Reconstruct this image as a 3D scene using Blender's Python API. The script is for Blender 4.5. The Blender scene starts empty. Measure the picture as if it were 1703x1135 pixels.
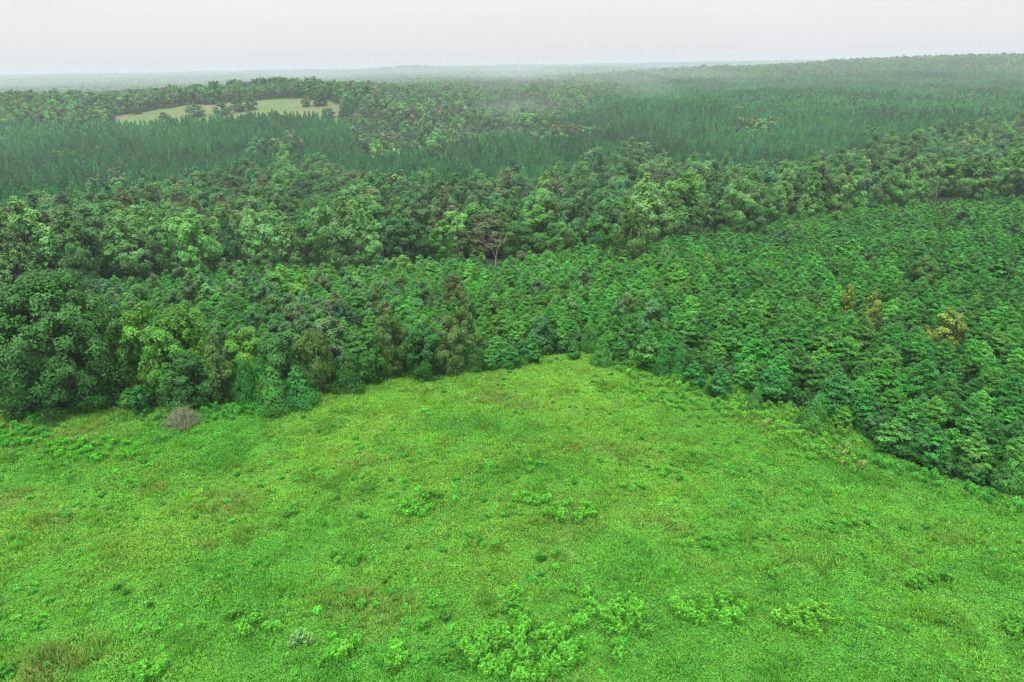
import bpy, math, random
import numpy as np
from mathutils import Vector, noise as mnoise

random.seed(7)
rng = np.random.default_rng(7)
S = bpy.context.scene
COL = S.collection

# ------------------------------------------------------------------ camera
F, CU, CV = 1180.0, 851.5, 567.5            # focal length and centre, in pixels of a 1703 px wide frame
H = 45.0                                     # the drone's height over the meadow
PITCH = math.radians(21.08)
ROLL = math.radians(1.0)
cam_data = bpy.data.cameras.new('camera')
cam = bpy.data.objects.new('camera', cam_data)
COL.objects.link(cam)
cam.location = (0, 0, H)
from mathutils import Matrix
cam.rotation_euler = (Matrix.Rotation(math.pi/2 - PITCH, 3, 'X') @ Matrix.Rotation(-ROLL, 3, 'Z')).to_euler()
cam_data.sensor_width = 36.0
cam_data.lens = 36.0 * F / 1703.0
cam_data.clip_start = 0.5
cam_data.clip_end = 30000.0
S.camera = cam

# ------------------------------------------------------------------ overcast sky and its weak, wide sun
SUN_EL, SUN_ROT = math.radians(62), math.radians(200)
world = bpy.data.worlds.new('World')
S.world = world
world.use_nodes = True
nt = world.node_tree
nt.nodes.clear()
N = nt.nodes.new
out = N('ShaderNodeOutputWorld')
sky = N('ShaderNodeTexSky'); sky.sky_type = 'NISHITA'; sky.sun_disc = False
sky.sun_elevation = SUN_EL; sky.sun_rotation = SUN_ROT
bg_sky = N('ShaderNodeBackground'); bg_sky.inputs['Strength'].default_value = 0.05
nt.links.new(sky.outputs[0], bg_sky.inputs['Color'])
# even cloud layer: brightest overhead, as every overcast sky is
tc = N('ShaderNodeTexCoord'); sep = N('ShaderNodeSeparateXYZ')
nt.links.new(tc.outputs['Generated'], sep.inputs[0])
ramp = N('ShaderNodeValToRGB')
ramp.color_ramp.interpolation = 'EASE'
e = ramp.color_ramp.elements
e[0].position = 0.0; e[0].color = (0.450, 0.436, 0.440, 1)
e[1].position = 1.0; e[1].color = (0.52, 0.51, 0.50, 1)
k = e.new(0.16); k.color = (0.432, 0.422, 0.424, 1)
nt.links.new(sep.outputs['Z'], ramp.inputs[0])
mul = N('ShaderNodeMath'); mul.operation = 'MULTIPLY_ADD'       # the usual overcast sky: three times brighter overhead than at the horizon
mx = N('ShaderNodeMath'); mx.operation = 'MAXIMUM'; mx.inputs[1].default_value = 0.0
pw = N('ShaderNodeMath'); pw.operation = 'POWER'; pw.inputs[1].default_value = 1.0
nt.links.new(sep.outputs['Z'], mx.inputs[0])
nt.links.new(mx.outputs[0], pw.inputs[0])
nt.links.new(pw.outputs[0], mul.inputs[0]); mul.inputs[1].default_value = 2.0; mul.inputs[2].default_value = 1.0
noi = N('ShaderNodeTexNoise'); noi.inputs['Scale'].default_value = 2.2; noi.inputs['Detail'].default_value = 3
mp = N('ShaderNodeMapping'); mp.inputs['Scale'].default_value = (1, 1, 5)
nt.links.new(tc.outputs['Generated'], mp.inputs[0]); nt.links.new(mp.outputs[0], noi.inputs['Vector'])
nr = N('ShaderNodeMapRange'); nr.inputs['To Min'].default_value = 0.95; nr.inputs['To Max'].default_value = 1.05
nt.links.new(noi.outputs[0], nr.inputs[0])
m2 = N('ShaderNodeMath'); m2.operation = 'MULTIPLY'
nt.links.new(mul.outputs[0], m2.inputs[0]); nt.links.new(nr.outputs[0], m2.inputs[1])
bg_cloud = N('ShaderNodeBackground')
nt.links.new(ramp.outputs[0], bg_cloud.inputs['Color']); nt.links.new(m2.outputs[0], bg_cloud.inputs['Strength'])
mixs = N('ShaderNodeMixShader'); mixs.inputs[0].default_value = 0.96
nt.links.new(bg_sky.outputs[0], mixs.inputs[1]); nt.links.new(bg_cloud.outputs[0], mixs.inputs[2])
nt.links.new(mixs.outputs[0], out.inputs['Surface'])

sd = bpy.data.lights.new('sun', 'SUN')
sd.energy = 1.5; sd.angle = math.radians(14); sd.color = (1.0, 0.97, 0.92)
sun = bpy.data.objects.new('sun', sd); COL.objects.link(sun)
sdir = Vector((math.sin(SUN_ROT)*math.cos(SUN_EL), math.cos(SUN_ROT)*math.cos(SUN_EL), math.sin(SUN_EL)))
sun.rotation_euler = sdir.to_track_quat('Z', 'Y').to_euler()

S.view_settings.view_transform = 'Standard'
S.view_settings.look = 'None'
S.view_settings.exposure = 0.85
S.view_settings.gamma = 1.0
S.view_settings.use_curve_mapping = False
S.render.engine = 'CYCLES'
cy = S.cycles
cy.max_bounces = 5; cy.diffuse_bounces = 2; cy.glossy_bounces = 1
cy.transmission_bounces = 3; cy.transparent_max_bounces = 4; cy.volume_bounces = 0
cy.use_denoising = True
cy.denoiser = 'OPENIMAGEDENOISE'
cy.denoising_input_passes = 'RGB_ALBEDO_NORMAL'
cy.denoising_prefilter = 'NONE'
cy.filter_width = 1.25
cy.caustics_reflective = False; cy.caustics_refractive = False

# ------------------------------------------------------------------ materials
def lk(t, a, b): t.links.new(a, b)

def leaf_mat(name, trans=0.28, rough=0.55, jit=0.35, hue=0.02):
    """foliage: the plant's own tint (attribute 'tint') times the tone of each leaf (attribute 'tone')"""
    m = bpy.data.materials.new(name); m.use_nodes = True
    t = m.node_tree; t.nodes.clear()
    o = t.nodes.new('ShaderNodeOutputMaterial')
    a = t.nodes.new('ShaderNodeAttribute'); a.attribute_type = 'INSTANCER'; a.attribute_name = 'tint'
    b = t.nodes.new('ShaderNodeAttribute'); b.attribute_name = 'tone'
    mm = t.nodes.new('ShaderNodeVectorMath'); mm.operation = 'MULTIPLY'
    lk(t, a.outputs['Color'], mm.inputs[0]); lk(t, b.outputs['Color'], mm.inputs[1])
    p = t.nodes.new('ShaderNodeBsdfPrincipled')
    p.inputs['Roughness'].default_value = rough; p.inputs['Specular IOR Level'].default_value = 0.15
    lk(t, mm.outputs[0], p.inputs['Base Color'])
    tr = t.nodes.new('ShaderNodeBsdfTranslucent')
    hs = t.nodes.new('ShaderNodeHueSaturation'); hs.inputs['Hue'].default_value = 0.485
    hs.inputs['Saturation'].default_value = 1.1; hs.inputs['Value'].default_value = 1.15
    lk(t, mm.outputs[0], hs.inputs['Color']); lk(t, hs.outputs[0], tr.inputs['Color'])
    mi = t.nodes.new('ShaderNodeMixShader'); mi.inputs[0].default_value = trans
    lk(t, p.outputs[0], mi.inputs[1]); lk(t, tr.outputs[0], mi.inputs[2])
    lk(t, mi.outputs[0], o.inputs['Surface'])
    return m

def noise_mat(name, cols, scale=1.0, detail=6, rough=0.9, bump=0.0, second=None):
    m = bpy.data.materials.new(name); m.use_nodes = True
    t = m.node_tree; p = t.nodes['Principled BSDF']
    p.inputs['Roughness'].default_value = rough; p.inputs['Specular IOR Level'].default_value = 0.15
    g = t.nodes.new('ShaderNodeTexCoord')
    n = t.nodes.new('ShaderNodeTexNoise'); n.inputs['Scale'].default_value = scale; n.inputs['Detail'].default_value = detail
    n.inputs['Roughness'].default_value = 0.65
    lk(t, g.outputs['Object'], n.inputs['Vector'])
    r = t.nodes.new('ShaderNodeValToRGB')
    el = r.color_ramp.elements
    for i, c in enumerate(cols):
        x = 0.3 + 0.4 * i / (len(cols) - 1)
        if i < 2: q = el[i]; q.position = x
        else: q = el.new(x)
        q.color = (*c, 1)
    lk(t, n.outputs[0], r.inputs[0])
    src = r.outputs[0]
    if second:
        n2 = t.nodes.new('ShaderNodeTexNoise'); n2.inputs['Scale'].default_value = second; n2.inputs['Detail'].default_value = 5
        lk(t, g.outputs['Object'], n2.inputs['Vector'])
        mr = t.nodes.new('ShaderNodeMapRange'); mr.inputs['From Min'].default_value = 0.3; mr.inputs['From Max'].default_value = 0.7
        mr.inputs['To Min'].default_value = 0.6; mr.inputs['To Max'].default_value = 1.35
        lk(t, n2.outputs[0], mr.inputs[0])
        v = t.nodes.new('ShaderNodeVectorMath'); v.operation = 'SCALE'
        lk(t, src, v.inputs[0]); lk(t, mr.outputs[0], v.inputs['Scale'])
        src = v.outputs[0]
    lk(t, src, p.inputs['Base Color'])
    if bump:
        bn = t.nodes.new('ShaderNodeBump'); bn.inputs['Strength'].default_value = bump; bn.inputs['Distance'].default_value = 0.3
        lk(t, n.outputs[0], bn.inputs['Height']); lk(t, bn.outputs[0], p.inputs['Normal'])
    return m

M_LEAF = leaf_mat('broad_leaves', trans=0.18)
M_NEEDLE = leaf_mat('pine_needles', trans=0.12, rough=0.55)
M_GRASS = leaf_mat('grass_blades', trans=0.28, rough=0.6)
M_BARK = noise_mat('bark', [(0.034, 0.044, 0.026), (0.075, 0.09, 0.055)], 3.0)
M_PALE = noise_mat('pale_dead_wood', [(0.26, 0.22, 0.17), (0.50, 0.45, 0.36)], 2.0)
M_GREYWOOD = noise_mat('grey_dead_twigs', [(0.15, 0.175, 0.095), (0.31, 0.35, 0.20)], 2.0)
M_MEADOW = noise_mat('meadow_sward', [(0.03, 0.12, 0.012), (0.05, 0.19, 0.018), (0.09, 0.23, 0.028)], 0.12, 8, second=2.5, bump=0.4)
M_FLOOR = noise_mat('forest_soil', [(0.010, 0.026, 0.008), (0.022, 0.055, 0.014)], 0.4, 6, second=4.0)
M_FARWOOD = noise_mat('far_ground', [(0.02, 0.04, 0.012), (0.04, 0.07, 0.022)], 0.01, 8, second=0.08)
M_PASTURE = noise_mat('far_pasture_grass', [(0.07, 0.155, 0.04), (0.11, 0.165, 0.055), (0.17, 0.145, 0.085)], 0.03, 6, second=0.5)

# ------------------------------------------------------------------ terrain
ROWS = [-100, 60, 100, 130, 170, 220, 270, 330, 400, 480, 560, 650, 750, 900, 1200, 1500, 2000, 3000, 5000, 9500]
COLS = [-1200, 150, 500, 850, 1200, 1600, 3000]
ZT = {
 -1200: [-1, -1, -1.5, -4, -9, -16, -20, -22, -20, -14, -8, 2, 4, 2, 2, 0, -4, 0, 14, 26],
  150: [0, 0, -0.5, -3, -9, -16, -20, -23, -20, -14, -7, 7, 13, 9, 5, 2, -2, 4, 16, 30],
  500: [0, 0, 0, -3, -9, -16, -21, -23, -19, -13, -6, 12, 21, 18, 10, 6, 2, 6, 18, 32],
  850: [0, 0.3, 0.4, -2, -7, -15, -20, -23, -20, -16, -12, -7, -2, 5, 12, 12, 4, 8, 24, 36],
 1200: [0, 0, -0.5, -2, -5, -11, -17, -22, -21, -14, -7, 0, 3, -1, 13, 25, 20, 12, 24, 42],
 1600: [0, -0.5, -1.5, -2.5, -4, -8, -12, -16, -15, -10, -6, -3, -1, 0, 15, 34, 38, 24, 30, 44],
 3000: [0, -0.5, -2, -3, -4, -8, -12, -16, -15, -10, -6, -3, -1, 2, 18, 36, 44, 34, 36, 46],
}
ZA = np.array([ZT[c] for c in COLS])

def W(y):
    return np.maximum(0.93 * y + 16.0, 60.0)
def XU(u, y):
    return (u - CU) / F * W(y)
def UX(x, y):
    return CU + F * x / W(y)

def _hermite(xs, ys, x):
    """monotone-free Catmull interpolation along the last axis table ys[...,k] at x (vectorised, ys per sample)"""
    xs = np.asarray(xs, float)
    i = np.clip(np.searchsorted(xs, x, side='right') - 1, 0, len(xs) - 2)
    return i, (np.clip(x, xs[0], xs[-1]) - xs[i]) / (xs[i+1] - xs[i])

def zg(x, y):
    """ground height, vectorised"""
    x = np.asarray(x, float); y = np.asarray(y, float)
    u = UX(x, y)
    iu, tu = _hermite(COLS, None, u)
    tu = tu * tu * (3 - 2 * tu)
    R = np.array(ROWS, float)
    slopes = np.gradient(ZA, R, axis=1)
    iy, ty = _hermite(ROWS, None, y)
    h = R[iy+1] - R[iy]
    def col(c):
        z0, z1 = ZA[c, iy], ZA[c, iy+1]
        m0, m1 = slopes[c, iy] * h, slopes[c, iy+1] * h
        t2, t3 = ty*ty, ty**3
        return (2*t3-3*t2+1)*z0 + (t3-2*t2+ty)*m0 + (-2*t3+3*t2)*z1 + (t3-t2)*m1
    z = col(iu) * (1 - tu) + col(iu + 1) * tu
    amp = np.clip((y - 80) / 400, 0.05, 1) * 1.0
    z = z + amp * (1.3*np.sin(x*0.021+1.3)*np.sin(y*0.017+0.4) + 0.8*np.sin(x*0.047+y*0.031) + 0.5*np.sin(x*0.083-y*0.061+2))
    far = np.clip((y - 1500) / 2000, 0, 1)
    z = z + far * (5*np.sin(x*0.0031+0.7)*np.sin(y*0.0023) + 4*np.sin(x*0.0067+y*0.0011+1) + 3*np.sin(x*0.0123+2+y*0.004))
    # a low far hill in the middle distance and small lumps in the meadow
    z = z + 16*np.exp(-((x+520)/420)**2 - ((y-5200)/700)**2) 
    z = z + 0.12*np.sin(x*0.35+1)*np.sin(y*0.41) + 0.06*np.sin(x*1.1+y*0.7)
    return z

def project(x, y, z):
    dn = (H - z)*math.cos(PITCH) - y*math.sin(PITCH)
    dep = y*math.cos(PITCH) + (H - z)*math.sin(PITCH)
    a, b = F*x/dep, F*dn/dep
    ur = a*math.cos(ROLL) + b*math.sin(ROLL)
    vr = b*math.cos(ROLL) - a*math.sin(ROLL)
    return CU + ur, CV + vr

def ground_at(u, v, h=0.0):
    """the ground point under a height h seen at picture position (u, v): where such a thing has to stand"""
    a, b = u - CU, v - CV
    ar = a*math.cos(ROLL) - b*math.sin(ROLL); br = b*math.cos(ROLL) + a*math.sin(ROLL)
    d = Vector((ar/F, math.cos(PITCH) - br/F*math.sin(PITCH), -math.sin(PITCH) - br/F*math.cos(PITCH)))
    t = 20.0; step = 1.0
    while t < 12000:
        x, y, z = d.x*t, d.y*t, H + d.z*t
        if z < float(zg(x, y)) + h:
            lo, hi = t - step, t
            for _ in range(25):
                mid = (lo+hi)/2
                if H + d.z*mid < float(zg(d.x*mid, d.y*mid)) + h: hi = mid
                else: lo = mid
            return d.x*hi, d.y*hi
        step = max(0.5, t*0.01); t += step
    return None

# meadow boundary, forest boundaries as curves y(u) in the ground's own fan coordinates
def flat_y(u, v):
    v2 = v + (u - CU)*math.tan(ROLL)
    return H / math.tan(PITCH + math.atan((v2 - CV)/F))
EDGE = [(-900, 640), (-200, 650), (0, 662), (40, 684), (200, 690), (260, 688), (420, 678), (480, 680), (520, 664), (560, 647), (640, 629), (720, 626),
        (800, 616), (860, 606), (900, 600), (970, 596), (1030, 610), (1130, 645), (1230, 682), (1330, 718), (1400, 742), (1430, 752),
        (1560, 795), (1703, 838), (2000, 900), (2600, 960)]
EU = np.array([e[0] for e in EDGE], float); EY = np.array([flat_y(*e) for e in EDGE])
def edge_y(u): return np.interp(u, EU, EY)
def ip(pts):
    a = np.array(pts, float)
    return lambda u: np.interp(u, a[:, 0], a[:, 1])
yp = ip([(-1500, 120), (-300, 140), (0, 158), (150, 175), (400, 205), (600, 212), (850, 218), (1000, 225), (1150, 238), (1250, 258), (1400, 278), (1600, 292), (1900, 320), (3500, 360)])
yd = ip([(-1500, 290), (0, 300), (150, 325), (260, 345), (320, 375), (420, 395), (480, 420), (560, 415), (600, 375), (640, 345), (700, 350), (850, 365), (1000, 375), (1060, 430), (1120, 400), (1200, 385), (1440, 392), (1550, 440), (1700, 480), (3500, 560)])
y2 = ip([(-1500, 560), (0, 585), (190, 590), (570, 590), (585, 560), (600, 470), (620, 445), (700, 465), (800, 500), (900, 560), (960, 640), (1000, 780), (1060, 1050), (1150, 1130), (1300, 1160), (1600, 1180), (1750, 1150), (3500, 1150)])
pf = ip([(180, 600), (200, 690), (420, 728), (520, 735), (560, 715), (580, 640)])
def in_pasture(u, y): return (u > 180) & (u < 580) & (y > 592) & (y < pf(u))

def grid_axis():
    ys = list(np.arange(-100, 130, 1.6))
    y = 130.0; st = 1.8
    while y < 9500:
        ys.append(y); st *= 1.018; y += st
    return np.array(ys)
ys = grid_axis()
us = np.arange(-2300, 4000, 17.0)
UU, YY = np.meshgrid(us, ys)
XX = XU(UU, YY); ZZ = zg(XX, YY)
nr_, nc_ = UU.shape
verts = np.stack([XX, YY, ZZ], -1).reshape(-1, 3)
idx = np.arange(nr_*nc_).reshape(nr_, nc_)
quads = np.stack([idx[:-1, :-1], idx[:-1, 1:], idx[1:, 1:], idx[1:, :-1]], -1).reshape(-1, 4)
uc = ((UU[:-1, :-1] + UU[1:, 1:])/2).reshape(-1); yc = ((YY[:-1, :-1] + YY[1:, 1:])/2).reshape(-1)
is_m = yc < edge_y(uc) + np.interp(uc, [900, 1050, 1420, 1500], [1.5, 7.0, 7.0, 1.8])
is_p = in_pasture(uc, yc)
is_far = (yc > 500) & ~is_p

def raw_mesh(name, co, fs, mats=(), smooth=False, tone=None, midx=None):
    """mesh from arrays: co (n,3); fs (m,k) with one k"""
    me = bpy.data.meshes.new(name)
    co = np.asarray(co, np.float32); fs = np.asarray(fs, np.int32)
    m, kk = fs.shape
    me.vertices.add(len(co)); me.vertices.foreach_set('co', co.ravel())
    me.loops.add(m*kk); me.loops.foreach_set('vertex_index', fs.ravel())
    me.polygons.add(m); me.polygons.foreach_set('loop_start', np.arange(m, dtype=np.int32)*kk)
    me.polygons.foreach_set('loop_total', np.full(m, kk, np.int32))
    for q in mats: me.materials.append(q)
    if midx is not None: me.polygons.foreach_set('material_index', np.asarray(midx, np.int32))
    if smooth: me.polygons.foreach_set('use_smooth', np.ones(m, bool))
    me.update(calc_edges=True)
    if tone is not None:
        at = me.color_attributes.new('tone', 'FLOAT_COLOR', 'POINT')
        c = np.ones((len(co), 4), np.float32); c[:, :3] = tone
        at.data.foreach_set('color', c.ravel())
    return me

def structure(name, mask, mat, label):
    f = quads[mask]; used, inv = np.unique(f, return_inverse=True)
    o = bpy.data.objects.new(name, raw_mesh(name, verts[used], inv.reshape(-1, 4), [mat], True))
    COL.objects.link(o); o['kind'] = 'structure'; o['label'] = label
    return o
structure('meadow_ground', is_m, M_MEADOW, 'bright green rough meadow in the foreground')
structure('pasture_ground', is_p, M_PASTURE, 'pale straw and green pasture on the far hillside at left')
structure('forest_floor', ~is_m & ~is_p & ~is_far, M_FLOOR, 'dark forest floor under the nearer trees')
structure('hills', is_far & ~is_m, M_FARWOOD, 'wooded hills reaching to the hazy horizon')

# ------------------------------------------------------------------ foliage builders
UP = np.array([0, 0, 1.0])
def unit(v): return v / np.maximum(np.linalg.norm(v, axis=-1, keepdims=True), 1e-9)

def leaf_quads(P, Nn, L, Wd, D=None, r=rng):
    """pointed leaf-shaped quads at P facing Nn, long axis D (random in plane when None)"""
    n = len(P)
    if D is None: D = r.normal(size=(n, 3))
    D = unit(D - (D*Nn).sum(-1, keepdims=True)*Nn)
    B = np.cross(Nn, D)
    L = np.broadcast_to(np.asarray(L, float), (n,))[:, None]; Wd = np.broadcast_to(np.asarray(Wd, float), (n,))[:, None]
    v = np.stack([P - D*L*0.5, P + B*Wd*0.5 + D*L*0.05, P + D*L*0.5, P - B*Wd*0.5 + D*L*0.05], 1)
    v[:, 1] -= Nn*Wd*0.12; v[:, 3] -= Nn*Wd*0.12
    return v.reshape(-1, 3), np.arange(4*n).reshape(-1, 4)

def tubes(segs, k=5):
    """tapered tubes; segs = list of (p0, p1, r0, r1)"""
    V, Fq = [], []
    for p0, p1, r0, r1 in segs:
        p0, p1 = np.array(p0, float), np.array(p1, float)
        d = unit(p1 - p0); a = unit(np.cross(d, [0.31, 0.95, 0.1])); b = np.cross(d, a)
        th = np.arange(k)/k*2*math.pi
        ring = np.cos(th)[:, None]*a + np.sin(th)[:, None]*b
        o = len(V)*1
        base = sum(len(q) for q in V)
        V.append(np.concatenate([p0 + ring*r0, p1 + ring*r1]))
        for i in range(k):
            j = (i+1) % k
            Fq.append((base+i, base+j, base+k+j, base+k+i))
    return np.concatenate(V), np.array(Fq)

def tone_for(n, base=None, sd=0.16, r=rng):
    t = np.exp(r.normal(0, sd, (n, 1)))*np.ones((1, 3))
    t[:, 0] *= np.exp(r.normal(0, 0.10, n)); t[:, 2] *= np.exp(r.normal(0, 0.08, n))
    if base is not None: t = t*base
    return np.repeat(t, 4, 0)

PROTO = {}
def finish(kind, leaves, trunk, mat, bark=M_BARK, leafname='crown'):
    """register a plant variant: its leaves mesh, trunk mesh and the two joined (for far copies)"""
    lv, lf, lt = leaves
    crown = raw_mesh(leafname, lv, lf, [mat], False, lt)
    tm = None; joined = crown
    if trunk is not None:
        tv, tf = trunk
        tm = raw_mesh('trunk', tv, tf, [bark], True)
        joined = raw_mesh(kind, np.concatenate([lv, tv]), np.concatenate([lf, tf + len(lv)]), [mat, bark], False,
                          np.concatenate([lt, np.ones((len(tv), 3))]), np.concatenate([np.zeros(len(lf)), np.ones(len(tf))]))
    PROTO.setdefault(kind, []).append((crown, tm, joined))

def broad_tree(kind, h, R, base, nl, lobe, leaf, n, prof, seed, low=0.0, nsub=5, up=0.55, trunkvis=0.0):
    """deciduous tree of height h: lobes set on an envelope prof(t) (t 0 crown base .. 1 top), each lobe a cluster of smaller
    leafy clumps with leaves on their outer side"""
    r = np.random.default_rng(seed)
    C, Rl = [], []
    for i in range(nl):
        t = 1 - (i + 0.5)/nl*(1 - low) if i % 7 else r.uniform(0.3, 0.9)
        t = min(max(t + r.normal(0, 0.04), 0.0), 1.0)
        a = i*2.39996 + r.normal(0, 0.35)
        er = R*prof(t)*r.uniform(0.75, 1.08)
        q = lobe*r.uniform(0.7, 1.35)*(1.0 - 0.25*t)
        rr = max(er - q*0.65, 0)
        C.append((math.cos(a)*rr, math.sin(a)*rr, base + (h - base)*t - q*0.5)); Rl.append(q)
    C = np.array(C); Rl = np.array(Rl)
    cen = np.array([0, 0, base + (h-base)*0.42])
    # sub clumps
    SC, SR, ST = [], [], []
    for c, q in zip(C, Rl):
        o = unit(c - cen); tn = math.exp(r.normal(0, 0.13))
        for _ in range(nsub):
            d = unit(r.normal(size=3) + o*0.8 + UP*0.5)
            SC.append(c + d*q*0.62); SR.append(q*r.uniform(0.38, 0.62)); ST.append(tn*math.exp(r.normal(0, 0.10)))
    SC = np.array(SC); SR = np.array(SR); ST = np.array(ST)
    w = SR**2; pick = r.choice(len(SC), n, p=w/w.sum())
    oc = unit(SC[pick] - cen)
    d = unit(r.normal(size=(n, 3)) + oc*0.55 + UP*0.35)
    rad = SR[pick]*r.uniform(0.72, 1.12, n)
    P = SC[pick] + d*rad[:, None]*np.array([1, 1, 0.95])
    Nn = unit(d*1.0 + oc*0.75 + UP*up*0.3 + r.normal(size=(n, 3))*0.22)
    L = leaf*r.uniform(0.6, 1.3, n)
    v, f = leaf_quads(P, Nn, L, L*0.72, r=r)
    hrel = (P[:, 2]-base)/(h-base)
    tone = np.repeat(tone_for(n, None, 0.10, r).reshape(-1, 4, 3)[:, 0]*ST[pick][:, None], 4, 0)
    # inner boughs that close the view through the crown
    m = n//9
    pi = r.choice(len(C), m)
    P2 = C[pi]*np.array([0.75, 0.75, 1]) + r.normal(size=(m, 3))*Rl[pi][:, None]*0.3 - UP*Rl[pi][:, None]*0.3
    v2, f2 = leaf_quads(P2, unit(r.normal(size=(m, 3))+UP*0.4), leaf*2.0, leaf*1.6, r=r)
    tone2 = tone_for(m, None, 0.1, r)
    v = np.concatenate([v, v2]); f = np.concatenate([f, f2+4*n]); tone = np.concatenate([tone, tone2])
    # trunk and limbs
    tr = 0.018*h + 0.08
    segs = [((0, 0, -0.6), (0.1, 0, h*0.3), tr*1.25, tr*0.85), ((0.1, 0, h*0.3), (-0.1, 0.1, h*0.62), tr*0.85, tr*0.45), ((-0.1, 0.1, h*0.62), (0, 0, h*0.86), tr*0.45, tr*0.12)]
    for i in r.choice(len(C), min(10, len(C)), replace=False):
        c = C[i]; z0 = max(min(c[2]-np.hypot(c[0], c[1])*0.6, h*0.6), h*0.16)
        segs.append(((0, 0, z0), tuple(c*0.93), tr*0.33, tr*0.08))
    finish(kind, (v, f, tone), tubes(segs), M_LEAF)

def prof_round(t): return math.sqrt(max(1 - (2*t-0.85)**2/1.4, 0.02)) if t < 0.97 else 0.2
def prof_oval(t): return max(0.1, (math.sin(math.pi*min(t*0.9+0.12, 1))**0.75))
def prof_cone(t): return max(0.08, (1-t)**0.65*(0.55+0.45*min(1, t*4)))

def young_pine(kind, h, R, seed, tuft=0.27, dens=1.0, per=8):
    """young plantation pine: whorls of rising boughs carrying fluffy needle clumps, rounded outline, short leader"""
    r = np.random.default_rng(seed)
    C, O, Q, T = [], [], [], []
    segs = [((0, 0, -0.4), (0, 0, h*0.55), 0.10, 0.07), ((0, 0, h*0.55), (0, 0, h*0.97), 0.07, 0.02)]
    nw = int(9*dens + 2)
    lean = r.normal(0, 0.12, 2)
    for w in range(nw):
        t = (w+0.35)/nw
        z = h*(0.03 + 0.90*t)
        Lb = R*(1 - t**1.7)**0.85*(0.75 + 0.25*min(1, t*5))*r.uniform(0.92, 1.08) + 0.1
        nb = 7 if t < 0.75 else 5
        off = r.uniform(0, 6.28)
        for b in range(nb):
            a = off + b*2*math.pi/nb + r.normal(0, 0.25); el = math.radians(r.uniform(2, 22) + 25*t)
            LL = Lb*r.uniform(0.62, 1.18)
            d = np.array([math.cos(a)*math.cos(el), math.sin(a)*math.cos(el), math.sin(el)])
            side = np.array([-math.sin(a), math.cos(a), 0])
            base = np.array([lean[0]*t, lean[1]*t, z])
            if w % 2 == 0: segs.append((tuple(base), tuple(base + d*LL*0.8), 0.03, 0.01))
            bt = math.exp(r.normal(0, 0.15))
            m = max(2, int(LL*2.4*dens + 0.5))
            for k in range(m):
                s = 0.42 + 0.58*(k+0.7)/m
                for sg in ((-1, 0, 1) if s < 0.85 else (-0.5, 0.5)):
                    c = base + d*LL*s + side*sg*LL*0.3*(1.25-s) + UP*r.uniform(-0.08, 0.16)
                    C.append(c); O.append(unit(d + side*sg*0.5 + UP*0.5)); Q.append(0.26*r.uniform(0.8, 1.3)*(1.15-0.3*t)); T.append(bt*math.exp(r.normal(0, 0.08)))
    for k in range(4):
        C.append(np.array([lean[0], lean[1], h*(0.86 + 0.04*k)])); O.append(UP); Q.append(0.2); T.append(1.12)
    C = np.array(C); O = np.array(O); Q = np.array(Q); T = np.array(T)
    m = len(C)*per
    pk = np.repeat(np.arange(len(C)), per)
    D = unit(O[pk]*0.8 + r.normal(size=(m, 3))*0.75)
    P = C[pk] + D*(Q[pk]*r.uniform(0.3, 1.1, m))[:, None]
    Nn = unit(unit(P - np.array([0, 0, h*0.3]))*1.0 + O[pk]*0.25 + r.normal(size=(m, 3))*0.24)
    L = tuft*r.uniform(0.7, 1.35, m)
    v, f = leaf_quads(P, Nn, L, L*0.55, D, r)
    tone = np.repeat(tone_for(m, None, 0.15, r).reshape(-1, 4, 3)[:, 0]*T[pk][:, None], 4, 0)
    finish(kind, (v, f, tone), tubes(segs, 4), M_NEEDLE)

def tall_pine(kind, h, R, n, leaf, seed):
    """grown plantation pine: clear stem, narrow pointed crown of tiered tufts"""
    r = np.random.default_rng(seed)
    t = 1 - r.uniform(0, 1, n)**0.7
    t = (np.floor(t*9) + r.uniform(0.15, 0.7, n))/9
    z = h*(0.42 + 0.58*t)
    a = r.uniform(0, 2*math.pi, n); a = np.round(a/(2*math.pi)*5 + t*7)/5*2*math.pi + r.normal(0, 0.3, n)
    rad = R*(1-t)**0.75*np.sqrt(r.uniform(0.2, 1, n)) + 0.1
    P = np.stack([np.cos(a)*rad, np.sin(a)*rad, z + rad*0.25], -1)
    D = unit(np.stack([np.cos(a), np.sin(a), 0.5+0.9*t], -1) + r.normal(size=(n, 3))*0.25)
    Nn = unit(np.cross(D, r.normal(size=(n, 3)))); Nn = np.where(Nn[:, 2:3] < 0, -Nn, Nn)
    v, f = leaf_quads(P, Nn, leaf*r.uniform(0.7, 1.3, n), leaf*0.55, D, r)
    finish(kind, (v, f, tone_for(n, None, 0.18, r)), tubes([((0, 0, -0.5), (0, 0, h*0.96), 0.17, 0.03)], 4), M_NEEDLE)

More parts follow.
